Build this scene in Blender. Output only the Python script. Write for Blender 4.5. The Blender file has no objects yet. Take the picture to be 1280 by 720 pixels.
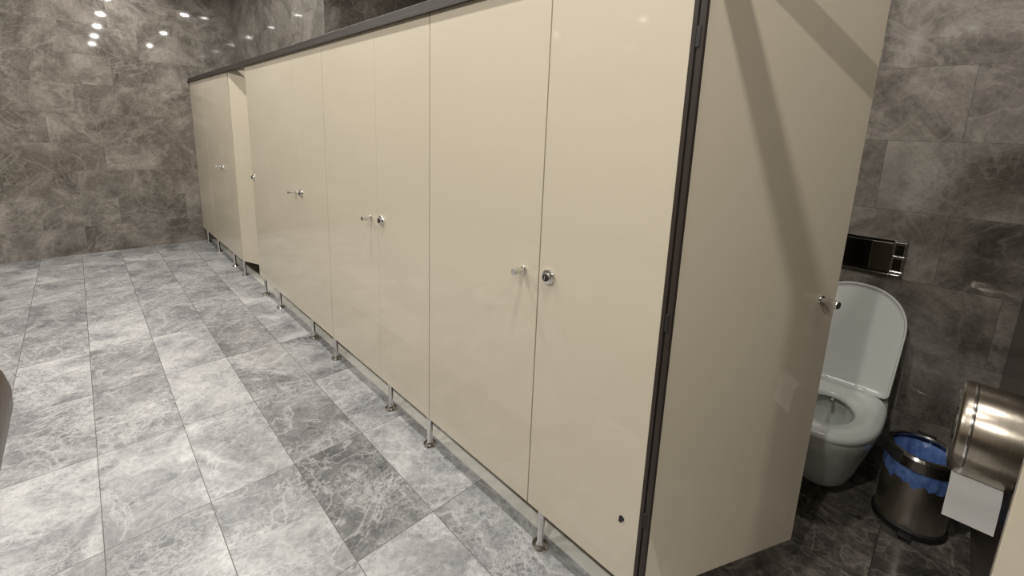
import bpy, bmesh, math, random
from mathutils import Vector, Matrix
random.seed(7)
scene = bpy.context.scene
scene.view_settings.view_transform = 'Standard'
scene.view_settings.exposure = 0.0

# World axes: +Y runs along the cubicle row (away from camera), +X from camera towards the row, Z up
H = 1.5      # eye height
XF = 1.05    # front plane of the cubicle row
XB = 2.60    # wall behind the toilets
YE = 6.70    # far wall
YN = -2.30   # near wall
XL = -2.40   # opposite wall
ZC = 3.12    # ceiling
GAP = 0.171; TOP = 1.95

# ------------------------------------------------------------------ materials
def new_mat(name):
    m = bpy.data.materials.new(name); m.use_nodes = True
    nt = m.node_tree; nt.nodes.clear()
    out = nt.nodes.new('ShaderNodeOutputMaterial'); b = nt.nodes.new('ShaderNodeBsdfPrincipled')
    nt.links.new(b.outputs[0], out.inputs[0])
    return m, nt, b
def N(nt, t, **kw):
    n = nt.nodes.new(t)
    for k, v in kw.items(): setattr(n, k, v)
    return n
def math_n(nt, op, a, b=None):
    n = nt.nodes.new('ShaderNodeMath'); n.operation = op
    for i, s in enumerate((a, b)):
        if s is None: continue
        if isinstance(s, (int, float)): n.inputs[i].default_value = s
        else: nt.links.new(s, n.inputs[i])
    return n.outputs[0]
def ramp(nt, fac, stops):
    r = nt.nodes.new('ShaderNodeValToRGB'); nt.links.new(fac, r.inputs[0])
    while len(r.color_ramp.elements) < len(stops): r.color_ramp.elements.new(0.5)
    for e, (p, c) in zip(r.color_ramp.elements, stops):
        e.position = p; e.color = (*c, 1) if len(c) == 3 else c
    return r.outputs[0]
def mix(nt, fac, a, b, bt='MIX'):
    m = nt.nodes.new('ShaderNodeMix'); m.data_type = 'RGBA'; m.blend_type = bt
    for s, i in ((fac, 0), (a, 6), (b, 7)):
        if isinstance(s, (int, float)): m.inputs[i].default_value = s
        elif isinstance(s, tuple): m.inputs[i].default_value = (*s, 1)
        else: nt.links.new(s, m.inputs[i])
    return m.outputs[2]

def simple(name, col, rough=0.4, metal=0.0, coat=0.0, var=0.04, scale=6.0, spec=0.5, coatr=0.05):
    m, nt, b = new_mat(name)
    tc = N(nt, 'ShaderNodeTexCoord'); no = N(nt, 'ShaderNodeTexNoise'); no.inputs['Scale'].default_value = scale
    nt.links.new(tc.outputs['Object'], no.inputs['Vector'])
    c = mix(nt, no.outputs[0], tuple(x*(1-var) for x in col), tuple(min(1, x*(1+var)) for x in col))
    nt.links.new(c, b.inputs['Base Color'])
    b.inputs['Roughness'].default_value = rough; b.inputs['Metallic'].default_value = metal
    b.inputs['Coat Weight'].default_value = coat; b.inputs['Coat Roughness'].default_value = coatr
    b.inputs['Specular IOR Level'].default_value = spec
    return m

def stone(name, tu, tv, dark, mid, light, vein, grout, veinamt=0.6, groutw=0.0016, cloud=2.2, vs=1.0, coat=0.6, cr=0.05, stretch=1.0, web=0.6, rid=1.0, patch=(0.40,0.60)):
    m, nt, b = new_mat(name)
    tc = N(nt, 'ShaderNodeTexCoord')
    at = N(nt, 'ShaderNodeAttribute', attribute_name='off')
    tone = N(nt, 'ShaderNodeAttribute', attribute_name='tone')
    add = N(nt, 'ShaderNodeVectorMath', operation='ADD')
    nt.links.new(tc.outputs['Object'], add.inputs[0]); nt.links.new(at.outputs['Vector'], add.inputs[1])
    sc_ = N(nt, 'ShaderNodeMapping'); sc_.inputs['Rotation'].default_value = (0.3,0.2,0.6); sc_.inputs['Scale'].default_value = (1.0, 1.0*stretch, 1.0)
    nt.links.new(add.outputs[0], sc_.inputs[0])
    v = sc_.outputs[0]
    def noise(sc, det, rg, dist, vec=None):
        n = N(nt, 'ShaderNodeTexNoise'); n.inputs['Scale'].default_value = sc; n.inputs['Detail'].default_value = det
        n.inputs['Roughness'].default_value = rg; n.inputs['Distortion'].default_value = dist
        nt.links.new(vec or v, n.inputs['Vector']); return n
    n1 = noise(cloud, 9, 0.68, 0.9)
    base = ramp(nt, n1.outputs[0], [(0.36, dark), (0.50, mid), (0.64, light)])
    n2 = noise(45, 5, 0.7, 0.8)
    sp = ramp(nt, n2.outputs[0], [(0.35, (0.72,)*3), (0.5, (1,)*3), (0.65, (1.25,)*3)])
    base = mix(nt, 0.7, base, sp, 'MULTIPLY')
    def ridge(sc, wid, dist, det=5):
        n = noise(sc, det, 0.55, dist)
        a = math_n(nt, 'ABSOLUTE', math_n(nt, 'SUBTRACT', n.outputs[0], 0.5))
        return ramp(nt, a, [(0.0, (1,)*3), (wid*0.35, (0.55,)*3), (wid, (0,)*3)])
    def webv(sc, wid, warp):
        w = noise(sc*0.9, 5, 0.65, 0)
        sub = N(nt, 'ShaderNodeVectorMath', operation='MULTIPLY_ADD')
        nt.links.new(w.outputs['Color'], sub.inputs[0]); sub.inputs[1].default_value = (warp,)*3; nt.links.new(v, sub.inputs[2])
        vo = N(nt, 'ShaderNodeTexVoronoi', feature='DISTANCE_TO_EDGE'); vo.inputs['Scale'].default_value = sc
        nt.links.new(sub.outputs[0], vo.inputs['Vector'])
        return ramp(nt, vo.outputs['Distance'], [(0.0, (1,)*3), (wid, (0,)*3)])
    r1 = ridge(2.4*vs, 0.018, 1.2); r2 = ridge(6.0*vs, 0.024, 1.5); r3 = ridge(14*vs, 0.05, 1.2, 4)
    wb = webv(11*vs, 0.05, 0.20); wc = webv(27*vs, 0.08, 0.09)
    wsum = mix(nt, 0.7, wb, wc, 'SCREEN')
    n3 = noise(2.6, 4, 0.6, 0.6)
    msk = ramp(nt, n3.outputs[0], [(patch[0], (0.1,)*3), (patch[1], (1,)*3)])
    fine = mix(nt, 1.0, mix(nt, 0.6, wsum, r3, 'SCREEN'), msk, 'MULTIPLY')
    fine = mix(nt, 1.0, fine, (web,)*3, 'MULTIPLY')
    rr_ = mix(nt, 1.0, mix(nt, 0.6, r1, r2, 'SCREEN'), (rid,)*3, 'MULTIPLY')
    vm = mix(nt, 1.0, rr_, fine, 'SCREEN')
    tn = N(nt, 'ShaderNodeCombineColor')
    for i in range(3): nt.links.new(tone.outputs['Fac'], tn.inputs[i])
    base = mix(nt, 1.0, base, tn.outputs[0], 'MULTIPLY')
    base = mix(nt, math_n(nt, 'MULTIPLY', vm, veinamt), base, vein)
    uv = N(nt, 'ShaderNodeUVMap', uv_map='UVMap'); sx = N(nt, 'ShaderNodeSeparateXYZ'); nt.links.new(uv.outputs[0], sx.inputs[0])
    du = math_n(nt, 'MULTIPLY', math_n(nt, 'MINIMUM', sx.outputs[0], math_n(nt, 'SUBTRACT', 1.0, sx.outputs[0])), tu)
    dv = math_n(nt, 'MULTIPLY', math_n(nt, 'MINIMUM', sx.outputs[1], math_n(nt, 'SUBTRACT', 1.0, sx.outputs[1])), tv)
    g = math_n(nt, 'LESS_THAN', math_n(nt, 'MINIMUM', du, dv), groutw)
    nt.links.new(mix(nt, g, base, grout), b.inputs['Base Color'])
    b.inputs['Roughness'].default_value = 0.5; b.inputs['Specular IOR Level'].default_value = 0.25
    b.inputs['Coat Roughness'].default_value = cr
    nt.links.new(math_n(nt, 'MULTIPLY', math_n(nt, 'SUBTRACT', 1.0, g), coat), b.inputs['Coat Weight'])
    return m

M_floor = stone('grey_marble_floor', 0.317, 0.628, (0.125,0.127,0.133), (0.24,0.24,0.244), (0.375,0.373,0.368), (0.62,0.62,0.61), (0.11,0.105,0.10), veinamt=0.62, cloud=3.0, coat=0.6, cr=0.31, groutw=0.0014, rid=0.65, web=0.75, patch=(0.42,0.58))
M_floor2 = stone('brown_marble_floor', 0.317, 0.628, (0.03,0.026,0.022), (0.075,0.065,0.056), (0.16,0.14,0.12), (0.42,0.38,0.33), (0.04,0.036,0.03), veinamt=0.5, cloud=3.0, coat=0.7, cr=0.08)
wallc = ((0.070,0.059,0.048), (0.150,0.132,0.112), (0.255,0.231,0.201), (0.38,0.35,0.31), (0.09,0.08,0.07))
M_wall = stone('grey_brown_stone_wall', 0.62, 0.306, *wallc, veinamt=0.42, cloud=2.2, vs=0.8, coat=0.9, cr=0.045, groutw=0.0008, web=0.5, rid=0.85)
M_wall2 = stone('grey_brown_honed_stone', 0.62, 0.306, *wallc, veinamt=0.36, cloud=2.2, vs=0.8, coat=0.3, cr=0.1, groutw=0.0008, web=0.45, rid=0.8)
M_cream = simple('cream_laminate', (0.54,0.482,0.378), 0.5, 0, 0.9, var=0.012, scale=2, spec=0.2, coatr=0.035)
M_cream.node_tree.nodes['Principled BSDF'].inputs['Coat IOR'].default_value = 1.6
M_dark = simple('dark_bronze_profile', (0.030,0.022,0.017), 0.5, 0.0, 0.0, spec=0.35)
M_brown = simple('brown_laminate', (0.075,0.06,0.048), 0.3, 0, 0.2)
M_black = simple('black_rubber', (0.012,0.011,0.01), 0.6)
M_chrome = simple('chrome', (0.72,0.71,0.69), 0.12, 1.0, var=0.02)
M_smoke = simple('smoked_chrome', (0.14,0.133,0.125), 0.12, 1.0)
M_plate = simple('flush_plate_chrome', (0.40,0.38,0.35), 0.16, 1.0)
M_cer = simple('white_ceramic', (0.66,0.68,0.64), 0.08, 0, 0.5, var=0.01)
M_seat = simple('white_plastic_seat', (0.72,0.735,0.70), 0.22, 0, 0.2, var=0.01)
M_paper = simple('tissue_paper', (0.80,0.79,0.77), 0.9, var=0.02, scale=60)
M_ceil = simple('ceiling_paint', (0.66,0.64,0.61), 0.8)
M_thr = simple('light_marble_threshold', (0.60,0.59,0.54), 0.3, var=0.2, scale=14)
M_water = simple('toilet_water', (0.35,0.38,0.36), 0.03)
def brushed(name, col, sc=(3,260,3), rough=0.26):
    m, nt, b = new_mat(name)
    tc = N(nt, 'ShaderNodeTexCoord'); mp = N(nt, 'ShaderNodeMapping'); mp.inputs['Scale'].default_value = sc
    nt.links.new(tc.outputs['Object'], mp.inputs[0])
    no = N(nt, 'ShaderNodeTexNoise'); no.inputs['Scale'].default_value = 1.0; no.inputs['Detail'].default_value = 3
    nt.links.new(mp.outputs[0], no.inputs['Vector'])
    c = mix(nt, no.outputs[0], tuple(x*0.8 for x in col), tuple(min(1, x*1.1) for x in col)); nt.links.new(c, b.inputs['Base Color'])
    b.inputs['Metallic'].default_value = 1; b.inputs['Roughness'].default_value = rough
    bp = N(nt, 'ShaderNodeBump'); bp.inputs['Strength'].default_value = 0.15; bp.inputs['Distance'].default_value = 0.0005
    nt.links.new(no.outputs[0], bp.inputs['Height']); nt.links.new(bp.outputs[0], b.inputs['Normal'])
    return m
M_steel = brushed('brushed_steel', (0.46,0.41,0.34))
M_steelb = brushed('brushed_bin_steel', (0.68,0.63,0.56), (3,3,200), 0.3)
m, nt, b = new_mat('blue_bin_liner')
b.inputs['Roughness'].default_value = 0.25
tc = N(nt,'ShaderNodeTexCoord'); no = N(nt,'ShaderNodeTexNoise'); no.inputs['Scale'].default_value = 40; nt.links.new(tc.outputs['Object'], no.inputs['Vector'])
nt.links.new(mix(nt, no.outputs[0], (0.03,0.08,0.30), (0.22,0.36,0.72)), b.inputs['Base Color'])
bp = N(nt,'ShaderNodeBump'); bp.inputs['Strength'].default_value=0.8; bp.inputs['Distance'].default_value=0.006
nt.links.new(no.outputs[0], bp.inputs['Height']); nt.links.new(bp.outputs[0], b.inputs['Normal'])
M_bag = m
m, nt, b = new_mat('lamp_lens')
b.inputs['Emission Color'].default_value = (1,0.96,0.9,1); b.inputs['Emission Strength'].default_value = 25
M_lens = m

# ------------------------------------------------------------------ mesh helpers
def obj_from_bm(name, bm, mat, parent=None, smooth=True, ang=35):
    me = bpy.data.meshes.new(name); bm.normal_update(); bm.to_mesh(me); bm.free()
    if smooth:
        for p in me.polygons: p.use_smooth = True
        me.set_sharp_from_angle(angle=math.radians(ang))
    me.materials.append(mat)
    o = bpy.data.objects.new(name, me); scene.collection.objects.link(o)
    if parent is not None: o.parent = parent
    return o
def empty(name, loc=(0,0,0)):
    e = bpy.data.objects.new(name, None); e.location = loc; e.empty_display_size = 0.1
    scene.collection.objects.link(e); return e
def box_bm(bm, x0, x1, y0, y1, z0, z1, bev=0.0):
    vs = [bm.verts.new((x, y, z)) for x in (x0, x1) for y in (y0, y1) for z in (z0, z1)]
    idx = [(0,1,3,2),(4,6,7,5),(0,4,5,1),(2,3,7,6),(0,2,6,4),(1,5,7,3)]
    fs = [bm.faces.new([vs[i] for i in f]) for f in idx]
    if bev:
        es = list({e for f in fs for e in f.edges})
        bmesh.ops.bevel(bm, geom=es, offset=bev, segments=2, affect='EDGES', profile=0.5)
def flat_obj(name, bm, mat, parent=None):
    bmesh.ops.recalc_face_normals(bm, faces=bm.faces)
    return obj_from_bm(name, bm, mat, parent, smooth=False)
def box(name, x0, x1, y0, y1, z0, z1, mat, parent=None, bev=0.0):
    bm = bmesh.new(); box_bm(bm, x0, x1, y0, y1, z0, z1, bev)
    return flat_obj(name, bm, mat, parent)
def loft(bm, rings, cap0=True, cap1=True, closed=False):
    R = [[bm.verts.new(p) for p in r] for r in rings]
    n = len(R[0]); pairs = list(zip(R[:-1], R[1:]))
    if closed: pairs.append((R[-1], R[0]))
    for a, c in pairs:
        for i in range(n): bm.faces.new((a[i], a[(i+1)%n], c[(i+1)%n], c[i]))
    if not closed:
        if cap0: bm.faces.new(list(reversed(R[0])))
        if cap1: bm.faces.new(R[-1])
    return R
def lathe(bm, prof, origin, axis='Z', n=32, cap0=True, cap1=True, closed=False):
    rings = []
    for r, h in prof:
        ring = []
        for i in range(n):
            a = 2*math.pi*i/n; c, s = r*math.cos(a), r*math.sin(a)
            p = {'Z': (c, s, h), 'X': (h, c, s), 'Y': (s, h, c)}[axis]
            ring.append((p[0]+origin[0], p[1]+origin[1], p[2]+origin[2]))
        rings.append(ring)
    return loft(bm, rings, cap0, cap1, closed)
def lathe_obj(name, prof, origin, axis, mat, parent=None, n=32, ang=35, **k):
    bm = bmesh.new(); lathe(bm, prof, origin, axis, n, **k)
    bmesh.ops.recalc_face_normals(bm, faces=bm.faces)
    return obj_from_bm(name, bm, mat, parent, ang=ang)

def tiled(name, P0, U, V, LU, LV, tu, tv, ou=0.0, ov=0.0, stagger=0.0, mat=None, tone=(0.85, 1.12), flip=False, special=None):
    """stagger>0: every course shifted by its own random amount"""
    P0, U, V = Vector(P0), Vector(U), Vector(V)
    bm = bmesh.new(); uvl = bm.loops.layers.uv.new('UVMap')
    tl = bm.faces.layers.float.new('tone'); ol = bm.faces.layers.float_vector.new('off')
    j = math.floor(-ov/tv)-1
    rnd = random.Random(sum(map(ord, name)))
    prev = 0.0
    while ov + j*tv < LV:
        b0, b1 = max(0, ov+j*tv), min(LV, ov+(j+1)*tv)
        if b1-b0 > 1e-5:
            if stagger:
                prev = (prev + rnd.choice((0.33, 0.5, 0.62, 0.4))) % 1.0
            sh = ou + prev*tu
            i = math.floor(-sh/tu)-1
            while sh + i*tu < LU:
                a0, a1 = max(0, sh+i*tu), min(LU, sh+(i+1)*tu)
                if a1-a0 > 1e-5:
                    pts = [(a0,b0),(a1,b0),(a1,b1),(a0,b1)]
                    if flip: pts.reverse()
                    f = bm.faces.new([bm.verts.new(P0+U*a+V*c) for a, c in pts])
                    for lp, (a, c) in zip(f.loops, pts):
                        lp[uvl].uv = ((a-sh-i*tu)/tu, (c-ov-j*tv)/tv)
                    t = rnd.uniform(*tone)
                    if special and (i, j) in special: t = special[(i, j)]
                    f[tl] = t; f[ol] = (rnd.uniform(-30,30), rnd.uniform(-30,30), rnd.uniform(-30,30))
                i += 1
        j += 1
    return obj_from_bm(name, bm, mat, smooth=False)

# ------------------------------------------------------------------ room shell
XS = 1.186
ou = (-0.081 - XL) % 0.317; ov = (1.905 - YN) % 0.628
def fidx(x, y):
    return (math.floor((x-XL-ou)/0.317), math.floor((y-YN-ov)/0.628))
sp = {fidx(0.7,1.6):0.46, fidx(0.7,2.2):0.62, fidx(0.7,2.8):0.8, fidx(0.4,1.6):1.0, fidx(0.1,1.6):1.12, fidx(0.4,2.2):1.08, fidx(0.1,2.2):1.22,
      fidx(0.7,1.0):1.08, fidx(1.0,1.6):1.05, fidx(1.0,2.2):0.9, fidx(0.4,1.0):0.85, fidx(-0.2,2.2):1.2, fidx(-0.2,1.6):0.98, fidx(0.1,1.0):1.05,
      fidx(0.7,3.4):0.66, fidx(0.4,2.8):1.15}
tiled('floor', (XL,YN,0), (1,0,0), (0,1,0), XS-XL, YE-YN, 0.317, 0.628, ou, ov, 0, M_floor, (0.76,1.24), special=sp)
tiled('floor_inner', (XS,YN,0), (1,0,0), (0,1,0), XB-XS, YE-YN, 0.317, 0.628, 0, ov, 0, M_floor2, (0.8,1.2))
tiled('wall_far', (XL,YE,0), (1,0,0), (0,0,1), XB-XL, ZC, 0.62, 0.306, 0.2, 0, 0.5, M_wall, (0.9,1.06))
tiled('wall_back', (XB,YN,0), (0,1,0), (0,0,1), YE-YN, ZC, 0.62, 0.306, 0.43, 0, 0.5, M_wall, (1.05,1.3), flip=True)
tiled('wall_left', (XL,YN,0), (0,1,0), (0,0,1), YE-YN, ZC, 0.62, 0.306, 0.1, 0, 0.5, M_wall2, (1.2,1.5))
tiled('wall_near', (XL,YN,0), (1,0,0), (0,0,1), XB-XL, ZC, 0.62, 0.306, 0.1, 0, 0.5, M_wall2, (1.2,1.5), flip=True)
box('ceiling', XL, XB, YN, YE, ZC, ZC+0.05, M_ceil)
bh = empty('bulkhead')
o = tiled('bulkhead_face', (1.55,3.84,2.03), (0,1,0), (0,0,1), YE-3.84, ZC-2.03, 0.62, 0.306, 0.1, 0.12, 0.5, M_wall, (0.65,0.8), flip=True); o.parent = bh
o = tiled('bulkhead_end', (1.55,3.84,2.03), (1,0,0), (0,0,1), XB-1.55, ZC-2.03, 0.62, 0.306, 0.1, 0.12, 0.5, M_wall, (0.65,0.8)); o.parent = bh
box('bulkhead_soffit', 1.55, XB, 3.84, YE, 2.03, 2.04, M_ceil, bh)
box('trim_1', 1.125, 1.185, -1.5, YE-0.02, 0.0, 0.004, M_thr, None)

# ------------------------------------------------------------------ cubicle row
T = 0.018
part = empty('toilet_partition')
mods = [0.50, 1.577, 2.667, 3.776, 4.85, 5.97]
fixw = [0.437, 0.462, 0.470, 0.478, 0.475, 0.72]
g = 0.0022
def panel(name, y0, y1, parent, g1=g, z0=GAP, z1=TOP):
    bm = bmesh.new(); box_bm(bm, XF, XF+T, y0+g, y1-g1, z0, z1, 0.0012 if g1 > 0.001 else 0.0004)
    return flat_obj(name, bm, M_cream, parent)
def foot(y, parent, x=1.078):
    prof = [(0.033,0.0),(0.033,0.004),(0.030,0.009),(0.017,0.013),(0.0135,0.020),(0.0125,0.03),(0.0125,GAP-0.03),(0.0145,GAP-0.028),(0.0145,GAP+0.03),(0.010,GAP+0.032)]
    lathe_obj('pedestal_foot', prof, (x, y, 0.0), 'Z', M_chrome, parent, n=28)
def lock(y, parent, z=1.049):
    lathe_obj('lock_rose', [(0.025,0.0),(0.025,-0.006),(0.023,-0.009),(0.015,-0.010),(0.014,-0.016),(0.011,-0.018)], (XF, y, z), 'X', M_chrome, parent)
    lathe_obj('lock_core', [(0.0125,-0.012),(0.0125,-0.0195),(0.010,-0.0205)], (XF, y, z), 'X', M_black, parent, n=20)
    box('lock_slot', XF-0.0225, XF-0.0195, y-0.0015, y+0.0015, z-0.006, z+0.006, M_chrome, parent)
def knob_bm():
    bm = bmesh.new()
    lathe(bm, [(0.013,0.0),(0.013,-0.004),(0.0115,-0.006),(0.008,-0.007),(0.0075,-0.022),(0.011,-0.024),(0.0118,-0.026),(0.0118,-0.050),(0.0108,-0.052)], (0,0,0), 'X', 28)
    bmesh.ops.recalc_face_normals(bm, faces=bm.faces); return bm
TG = {1: 0.0006, 2: 0.0006, 4: 0.0006}     # tightly closed doors: hairline joint
for i, (m0, w) in enumerate(zip(mods, fixw)):
    panel('fixed_panel_%d' % i, m0, min(m0+w, YE-0.002), part, TG.get(i, g))
    foot(m0+0.035, part); foot(m0+w-0.05 if i < 5 else m0+0.6, part)
    if i < 5: lock(m0+w-0.045, part)
    box('divider_%d' % i, XF+T+0.001, XB-0.001, m0+0.012, m0+0.030, GAP, TOP, M_cream, part, 0.001)
panel('fixed_panel_near', -0.58, -0.135, part)
foot(-0.17, part); foot(-0.54, part)
panel('fixed_panel_end', -1.68, -1.23, part); foot(-1.28, part); foot(-1.62, part)
box('brown_divider', XF+T+0.001, XB-0.001, -0.240, -0.222, GAP-0.1, TOP, M_brown, part, 0.001)
bm = bmesh.new()
box_bm(bm, XF-0.012, XF+0.032, YN+0.001, YE-0.001, TOP+0.002, TOP+0.042, 0.003)
box_bm(bm, XF-0.018, XF-0.008, YN+0.001, YE-0.001, TOP-0.004, TOP+0.012, 0.001)
flat_obj('head_rail', bm, M_dark, part)
bm = bmesh.new()
box_bm(bm, XF-0.004, XF+T+0.004, 0.470, 0.484, GAP-0.004, TOP, 0.002)
box_bm(bm, XF-0.002, XF+T+0.004, 0.490, 0.500, GAP-0.004, TOP, 0.002)
flat_obj('hinge_profile', bm, M_dark, part)
box('hinge_rubber', XF+0.003, XF+T, 0.483, 0.491, GAP, TOP, M_black, part)
for z in (0.42, 1.02, 1.72):
    box('hinge_knuckle', XF-0.006, XF-0.001, 0.478, 0.488, z-0.012, z+0.035, M_black, part, 0.001)
for m0 in mods[1:]:
    box('seam_strip', XF+T, XF+T+0.004, m0-0.02, m0+0.02, GAP, TOP, M_dark, part)
for i, (m0, w) in enumerate(zip(mods, fixw)):
    if i not in (3, 5): box('stop_strip', XF+T, XF+T+0.004, m0+w-0.016, m0+w+0.012, GAP, TOP, M_cream if i in TG else M_dark, part)
lathe_obj('screw_hole', [(0.009,0.0),(0.009,-0.0015),(0.006,-0.002)], (XF, 0.557, 0.383), 'X', M_black, part, n=9)
box('screw_hole_chip', XF-0.0015, XF, 0.556, 0.566, 0.368, 0.378, M_black, part)

def door(y_hinge, width, angle, gf=g):
    root = empty('cubicle_door', (XF, y_hinge, 0)); root.rotation_euler = (0,0,math.radians(angle))
    bm = bmesh.new(); box_bm(bm, 0, T, -width+gf, -g, GAP, TOP, 0.0012 if gf > 0.001 else 0.0004)
    flat_obj('leaf', bm, M_cream, root)
    k = obj_from_bm('knob', knob_bm(), M_chrome, root); k.location = (0, -width+0.068, 1.045)
    kb = knob_bm(); bmesh.ops.scale(kb, vec=(-0.6,1,1), verts=kb.verts); bmesh.ops.reverse_faces(kb, faces=kb.faces)
    k2 = obj_from_bm('inner_knob', kb, M_chrome, root); k2.location = (T, -width+0.068, 1.045)
    return root
door(0.474, 0.617, 66)
for i in range(5):
    y0 = mods[i]+fixw[i]; y1 = mods[i+1]
    if i == 3: door(y1-0.03, y1-y0-0.03, 20)
    else: door(y1, y1-y0, 0, TG.get(i, g))
door(-0.58, 0.65, 0); door(-1.68, 0.61, 0)

# ------------------------------------------------------------------ toilet
toilet = empty('toilet', (XB-0.001, 0.262, 0)); toilet.rotation_euler = (0,0,math.radians(90))
def dsh(w, y0, y1, z, n=56, pb=5.0, pf=2.0):
    yc = y1 - min((y1-y0)*0.62, w*1.45)
    a, b_ = y1-yc, yc-y0
    out = []
    for i in range(n):
        t = 2*math.pi*i/n; c, s = math.cos(t), math.sin(t)
        p = pf if s >= 0 else pb
        cx = math.copysign(abs(c)**(2/p), c); sy = math.copysign(abs(s)**(2/p), s)
        out.append((w*cx, yc + (a if s >= 0 else b_)*sy, z))
    return out
def ell(w, yc, l, z, n=56):
    return [(w*math.cos(2*math.pi*i/n), yc+l*math.sin(2*math.pi*i/n), z) for i in range(n)]
bm = bmesh.new()
rings = [dsh(0.075,0.0,0.42,0.052), dsh(0.098,0.0,0.465,0.060), dsh(0.115,0.0,0.50,0.09), dsh(0.130,0.0,0.54,0.15), dsh(0.150,0.0,0.60,0.24),
         dsh(0.168,0.0,0.655,0.32), dsh(0.177,0.0,0.685,0.365), dsh(0.180,0.0,0.695,0.395), dsh(0.176,0.002,0.69,0.402),
         ell(0.110,0.46,0.165,0.402), ell(0.106,0.46,0.160,0.39), ell(0.112,0.46,0.165,0.36), ell(0.10,0.45,0.15,0.30), ell(0.075,0.42,0.11,0.24), ell(0.05,0.39,0.07,0.20), ell(0.045,0.38,0.06,0.15)]
loft(bm, rings); bmesh.ops.recalc_face_normals(bm, faces=bm.faces)
obj_from_bm('bowl', bm, M_cer, toilet, ang=50)
bm = bmesh.new(); loft(bm, [ell(0.07,0.415,0.10,0.232), ell(0.066,0.415,0.095,0.233)])
obj_from_bm('water', bm, M_water, toilet)
bm = bmesh.new()
loft(bm, [dsh(0.182,0.20,0.700,0.404,pf=2.2), dsh(0.186,0.198,0.704,0.412,pf=2.2), dsh(0.184,0.20,0.700,0.426,pf=2.2), dsh(0.174,0.21,0.688,0.433,pf=2.2),
          ell(0.104,0.455,0.150,0.427), ell(0.094,0.455,0.140,0.418), ell(0.093,0.455,0.139,0.406)], closed=True)
bmesh.ops.recalc_face_normals(bm, faces=bm.faces)
obj_from_bm('seat', bm, M_seat, toilet, ang=60)
def lidring(w, l0, l1, d, n=64):
    th = math.radians(15)
    r0 = 0.025; lc = l1 - w*1.0
    pts = []
    for i in range(n*3//4):
        t = math.pi*i/(n*3//4-1); c, s = math.cos(t), math.sin(t)
        p = 2.25
        pts.append((w*math.copysign(abs(c)**(2/p), c), lc + w*1.0*abs(s)**(2/p)))
    for k in range(5):
        a = math.pi + math.pi/2*k/4; pts.append((-(w-0.008)+r0+r0*math.cos(a), l0+r0+r0*math.sin(a)))
    for k in range(5):
        a = 1.5*math.pi + math.pi/2*k/4; pts.append(((w-0.008)-r0+r0*math.cos(a), l0+r0+r0*math.sin(a)))
    return [(x, 0.205 - y*math.sin(th) + d*math.cos(th), 0.425 + y*math.cos(th) + d*math.sin(th)) for x, y in pts]
bm = bmesh.new()
loft(bm, [lidring(0.165,0.02,0.455,-0.020), lidring(0.180,0.003,0.472,-0.014), lidring(0.184,0.0,0.476,-0.002), lidring(0.182,0.002,0.474,0.004),
          lidring(0.176,0.010,0.468,0.004), lidring(0.172,0.015,0.462,-0.004), lidring(0.160,0.03,0.45,-0.006)])
bmesh.ops.recalc_face_normals(bm, faces=bm.faces)
obj_from_bm('lid', bm, M_seat, toilet, ang=50)
for sx in (-0.075, 0.075):
    lathe_obj('lid_hinge', [(0.012,-0.022),(0.013,-0.02),(0.013,0.02),(0.012,0.022)], (0,0,0), 'X', M_seat, toilet, n=20).location = (sx, 0.20, 0.432)
lathe_obj('bidet_nozzle', [(0.007,0.0),(0.007,0.05),(0.005,0.053)], (0,0.295,0.398), 'Y', M_chrome, toilet, n=16)
fp = empty('flush_plate', (XB, 0.265, 1.012))
box('plate', -0.014, -0.001, -0.125, 0.125, -0.082, 0.082, M_smoke, fp, 0.004)
box('button_large', -0.017, -0.012, 0.001, 0.118, -0.066, 0.066, M_smoke, fp, 0.002)
box('button_small', -0.017, -0.012, -0.078, -0.002, -0.066, 0.066, M_plate, fp, 0.002)
for a, c_ in ((-0.124,-0.116),(-0.088,-0.080)):
    box('chrome_bar', -0.026, -0.013, a, c_, -0.078, 0.078, M_chrome, fp, 0.002)
for z in (-0.07, 0.0, 0.062):
    box('chrome_clip', -0.028, -0.013, -0.124, -0.080, z, z+0.012, M_chrome, fp, 0.002)
for z in (-0.082, 0.076):
    box('chrome_edge', -0.018, -0.012, -0.12, 0.122, z, z+0.006, M_chrome, fp, 0.001)

# ------------------------------------------------------------------ pedal bin with blue liner
bn = empty('waste_bin', (2.29, -0.05, 0.0)); bn.scale = (1,1,1.13)
lathe_obj('base_ring', [(0.112,0.001),(0.118,0.003),(0.118,0.022),(0.113,0.026)], (0,0,0), 'Z', M_black, bn, n=48)
lathe_obj('body', [(0.111,0.024),(0.112,0.03),(0.107,0.26),(0.105,0.262),(0.103,0.26),(0.107,0.04)], (0,0,0), 'Z', M_steelb, bn, n=48, cap0=False, cap1=True)
bm = bmesh.new(); rr = random.Random(3); n = 96
ph = [rr.uniform(0,6.28) for _ in range(6)]
def crk(a, k): return 0.5*math.sin(9*a+ph[0]+k)+0.35*math.sin(17*a+ph[1]-k)+0.25*math.sin(29*a+ph[2]+2*k)
bagp = [(0.114,0.195,0.004,0.014),(0.116,0.21,0.005,0.006),(0.112,0.25,0.002,0.002),(0.109,0.270,0.001,0.001),(0.102,0.272,0.001,0.0),(0.092,0.25,0.004,0.0),(0.080,0.19,0.008,0.0),(0.070,0.12,0.008,0.0),(0.04,0.085,0.008,0.0)]
rings = []
for k, (r, z, dr, dz) in enumerate(bagp):
    rings.append([((r+dr*crk(2*math.pi*i/n, k*0.4))*math.cos(2*math.pi*i/n), (r+dr*crk(2*math.pi*i/n, k*0.4))*math.sin(2*math.pi*i/n), z+dz*crk(2*math.pi*i/n, 1)) for i in range(n)])
loft(bm, rings, cap0=False, cap1=True); bmesh.ops.recalc_face_normals(bm, faces=bm.faces)
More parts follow.
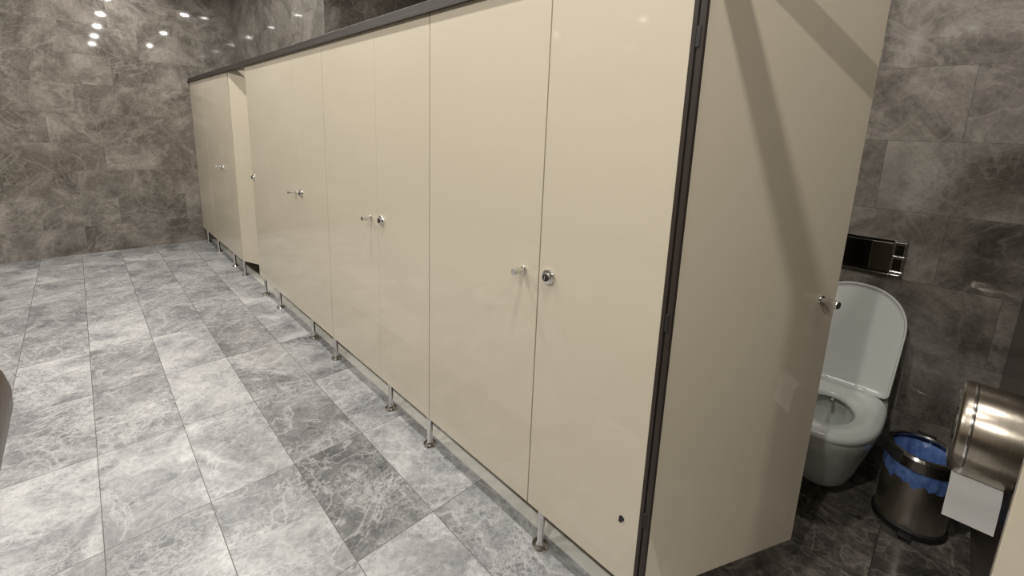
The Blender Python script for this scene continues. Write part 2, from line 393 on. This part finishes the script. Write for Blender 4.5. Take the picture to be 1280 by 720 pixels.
obj_from_bm('liner', bm, M_bag, bn, ang=80)
lathe_obj('rim_ring', [(0.112,0.248),(0.117,0.251),(0.116,0.288),(0.108,0.296),(0.098,0.297),(0.094,0.292),(0.097,0.286),(0.108,0.280)], (0,0,0), 'Z', M_plate, bn, n=56, closed=True)
box('pedal', -0.15, -0.105, -0.02, 0.02, 0.008, 0.014, M_black, bn, 0.002)
box('lid_hinge', 0.108, 0.122, -0.03, 0.03, 0.20, 0.30, M_black, bn, 0.003)

# ------------------------------------------------------------------ jumbo roll dispenser on the brown divider
dp = empty('toilet_paper_dispenser', (1.84, -0.2215, 0.68))
prof = [(0.130,0.0),(0.138,0.002),(0.138,0.118),(0.135,0.126),(0.127,0.131),(0.110,0.133),(0.106,0.130),(0.02,0.130)]
lathe_obj('drum', prof, (0,0,0), 'Y', M_steel, dp, n=72, ang=25)
lathe_obj('drum_seam', [(0.139,0.100),(0.1398,0.102),(0.1398,0.106),(0.139,0.108)], (0,0,0), 'Y', M_chrome, dp, n=72, cap0=False, cap1=False)
lathe_obj('view_window', [(0.05,0.129),(0.05,0.132),(0.046,0.133)], (0,0,0), 'Y', M_smoke, dp, n=40)
lathe_obj('key_lock', [(0.009,0.0),(0.009,0.006),(0.007,0.008)], (0.0,0.129,0.085), 'Y', M_chrome, dp, n=20)
bm = bmesh.new(); path = [(-0.06,-0.108),(-0.085,-0.122),(-0.098,-0.14),(-0.103,-0.17),(-0.106,-0.20),(-0.112,-0.24)]
pv = []
for j, (px, pz) in enumerate(path):
    pv.append([bm.verts.new((px+0.002*math.sin(3*s+j), 0.012+0.106*s, pz-0.004*s*(j==5))) for s in [k/6 for k in range(7)]])
for a, c in zip(pv[:-1], pv[1:]):
    for k in range(6): bm.faces.new((a[k], a[k+1], c[k+1], c[k]))
obj_from_bm('paper_sheet', bm, M_paper, dp, ang=180)

# ------------------------------------------------------------------ vanity island (its rounded brown end is cut by the left frame edge)
vi = empty('vanity_island', (0,0,0))
M_vtop = simple('brown_stone_top', (0.05,0.033,0.021), 0.4, 0, 0.1, var=0.5, scale=9)
def rrect(x0, x1, y0, y1, r, z, n=10):
    pts = []
    for cx, cy, a0 in ((x1-r,y1-r,0),(x0+r,y1-r,90),(x0+r,y0+r,180),(x1-r,y0+r,270)):
        for k in range(n+1):
            a = math.radians(a0+90*k/n); pts.append((cx+r*math.cos(a), cy+r*math.sin(a), z))
    return pts
def slab(dx, z): return rrect(-1.30-dx, -0.192+dx, -1.5-dx, 1.53+dx, 0.085+dx, z)
bm = bmesh.new()
loft(bm, [slab(-0.05,0.765), slab(-0.01,0.775), slab(0.012,0.80), slab(0.024,0.84), slab(0.026,0.88), slab(0.018,0.92), slab(0.0,0.945), slab(-0.04,0.955)])
bmesh.ops.recalc_face_normals(bm, faces=bm.faces); obj_from_bm('countertop', bm, M_vtop, vi, ang=60)
box('cabinet', -1.15, -0.42, -1.35, 1.2, 0.0, 0.766, M_brown, vi, 0.004)

# ------------------------------------------------------------------ downlights
def downlight(x, y, power):
    e = empty('ceiling_downlight', (x, y, ZC))
    lathe_obj('trim_ring', [(0.062,0.0),(0.062,-0.006),(0.052,-0.009),(0.048,-0.004),(0.048,0.0)], (0,0,0), 'Z', M_chrome, e, n=32, cap0=False, cap1=False)
    lathe_obj('lens', [(0.046,-0.001),(0.046,-0.003)], (0,0,0), 'Z', M_lens, e, n=32)
    L = bpy.data.lights.new('lamp', 'AREA'); L.shape = 'DISK'; L.size = 0.09; L.energy = power; L.color = (1.0,0.965,0.91)
    o = bpy.data.objects.new('lamp', L); o.parent = e; o.location = (0,0,-0.012); scene.collection.objects.link(o)
for y in (-0.75, 0.6, 2.0, 3.35, 4.7, 6.0): downlight(0.50, y, 17)
for y in (-1.3, 0.3, 1.9, 3.5, 5.1): downlight(-1.07, y, 33)
for y in (0.15, 2.3, 4.5): downlight(1.42, y, 9)  # first lamp is an added fill to brighten the open cubicle's back wall

w = bpy.data.worlds.new('World'); scene.world = w; w.use_nodes = True
w.node_tree.nodes['Background'].inputs[0].default_value = (0.9,0.95,1,1); w.node_tree.nodes['Background'].inputs[1].default_value = 0.3

# ------------------------------------------------------------------ camera (from the photo's vanishing points)
PX, PY, F = 641.0, 274.0, 555.0
d1 = Vector((90-PX, 145-PY, F)).normalized()
d2 = Vector((1220-PX, 188-PY, F)); d2 = (d2 - d1*d2.dot(d1)).normalized()
up = d2.cross(d1).normalized()
right = Vector((d2.x, d1.x, up.x)); down = Vector((d2.y, d1.y, up.y)); fwd = Vector((d2.z, d1.z, up.z))
Mx = Matrix((right, -down, -fwd)).transposed().to_4x4(); Mx.translation = (0,0,H)
cam = bpy.data.cameras.new('camera'); co = bpy.data.objects.new('camera', cam); scene.collection.objects.link(co)
co.matrix_world = Mx
cam.sensor_width = 36; cam.sensor_fit = 'HORIZONTAL'; cam.lens = F/1280*36
cam.shift_x = (640-PX)/1280; cam.shift_y = -(360-PY)/1280
cam.clip_start = 0.02
scene.camera = co
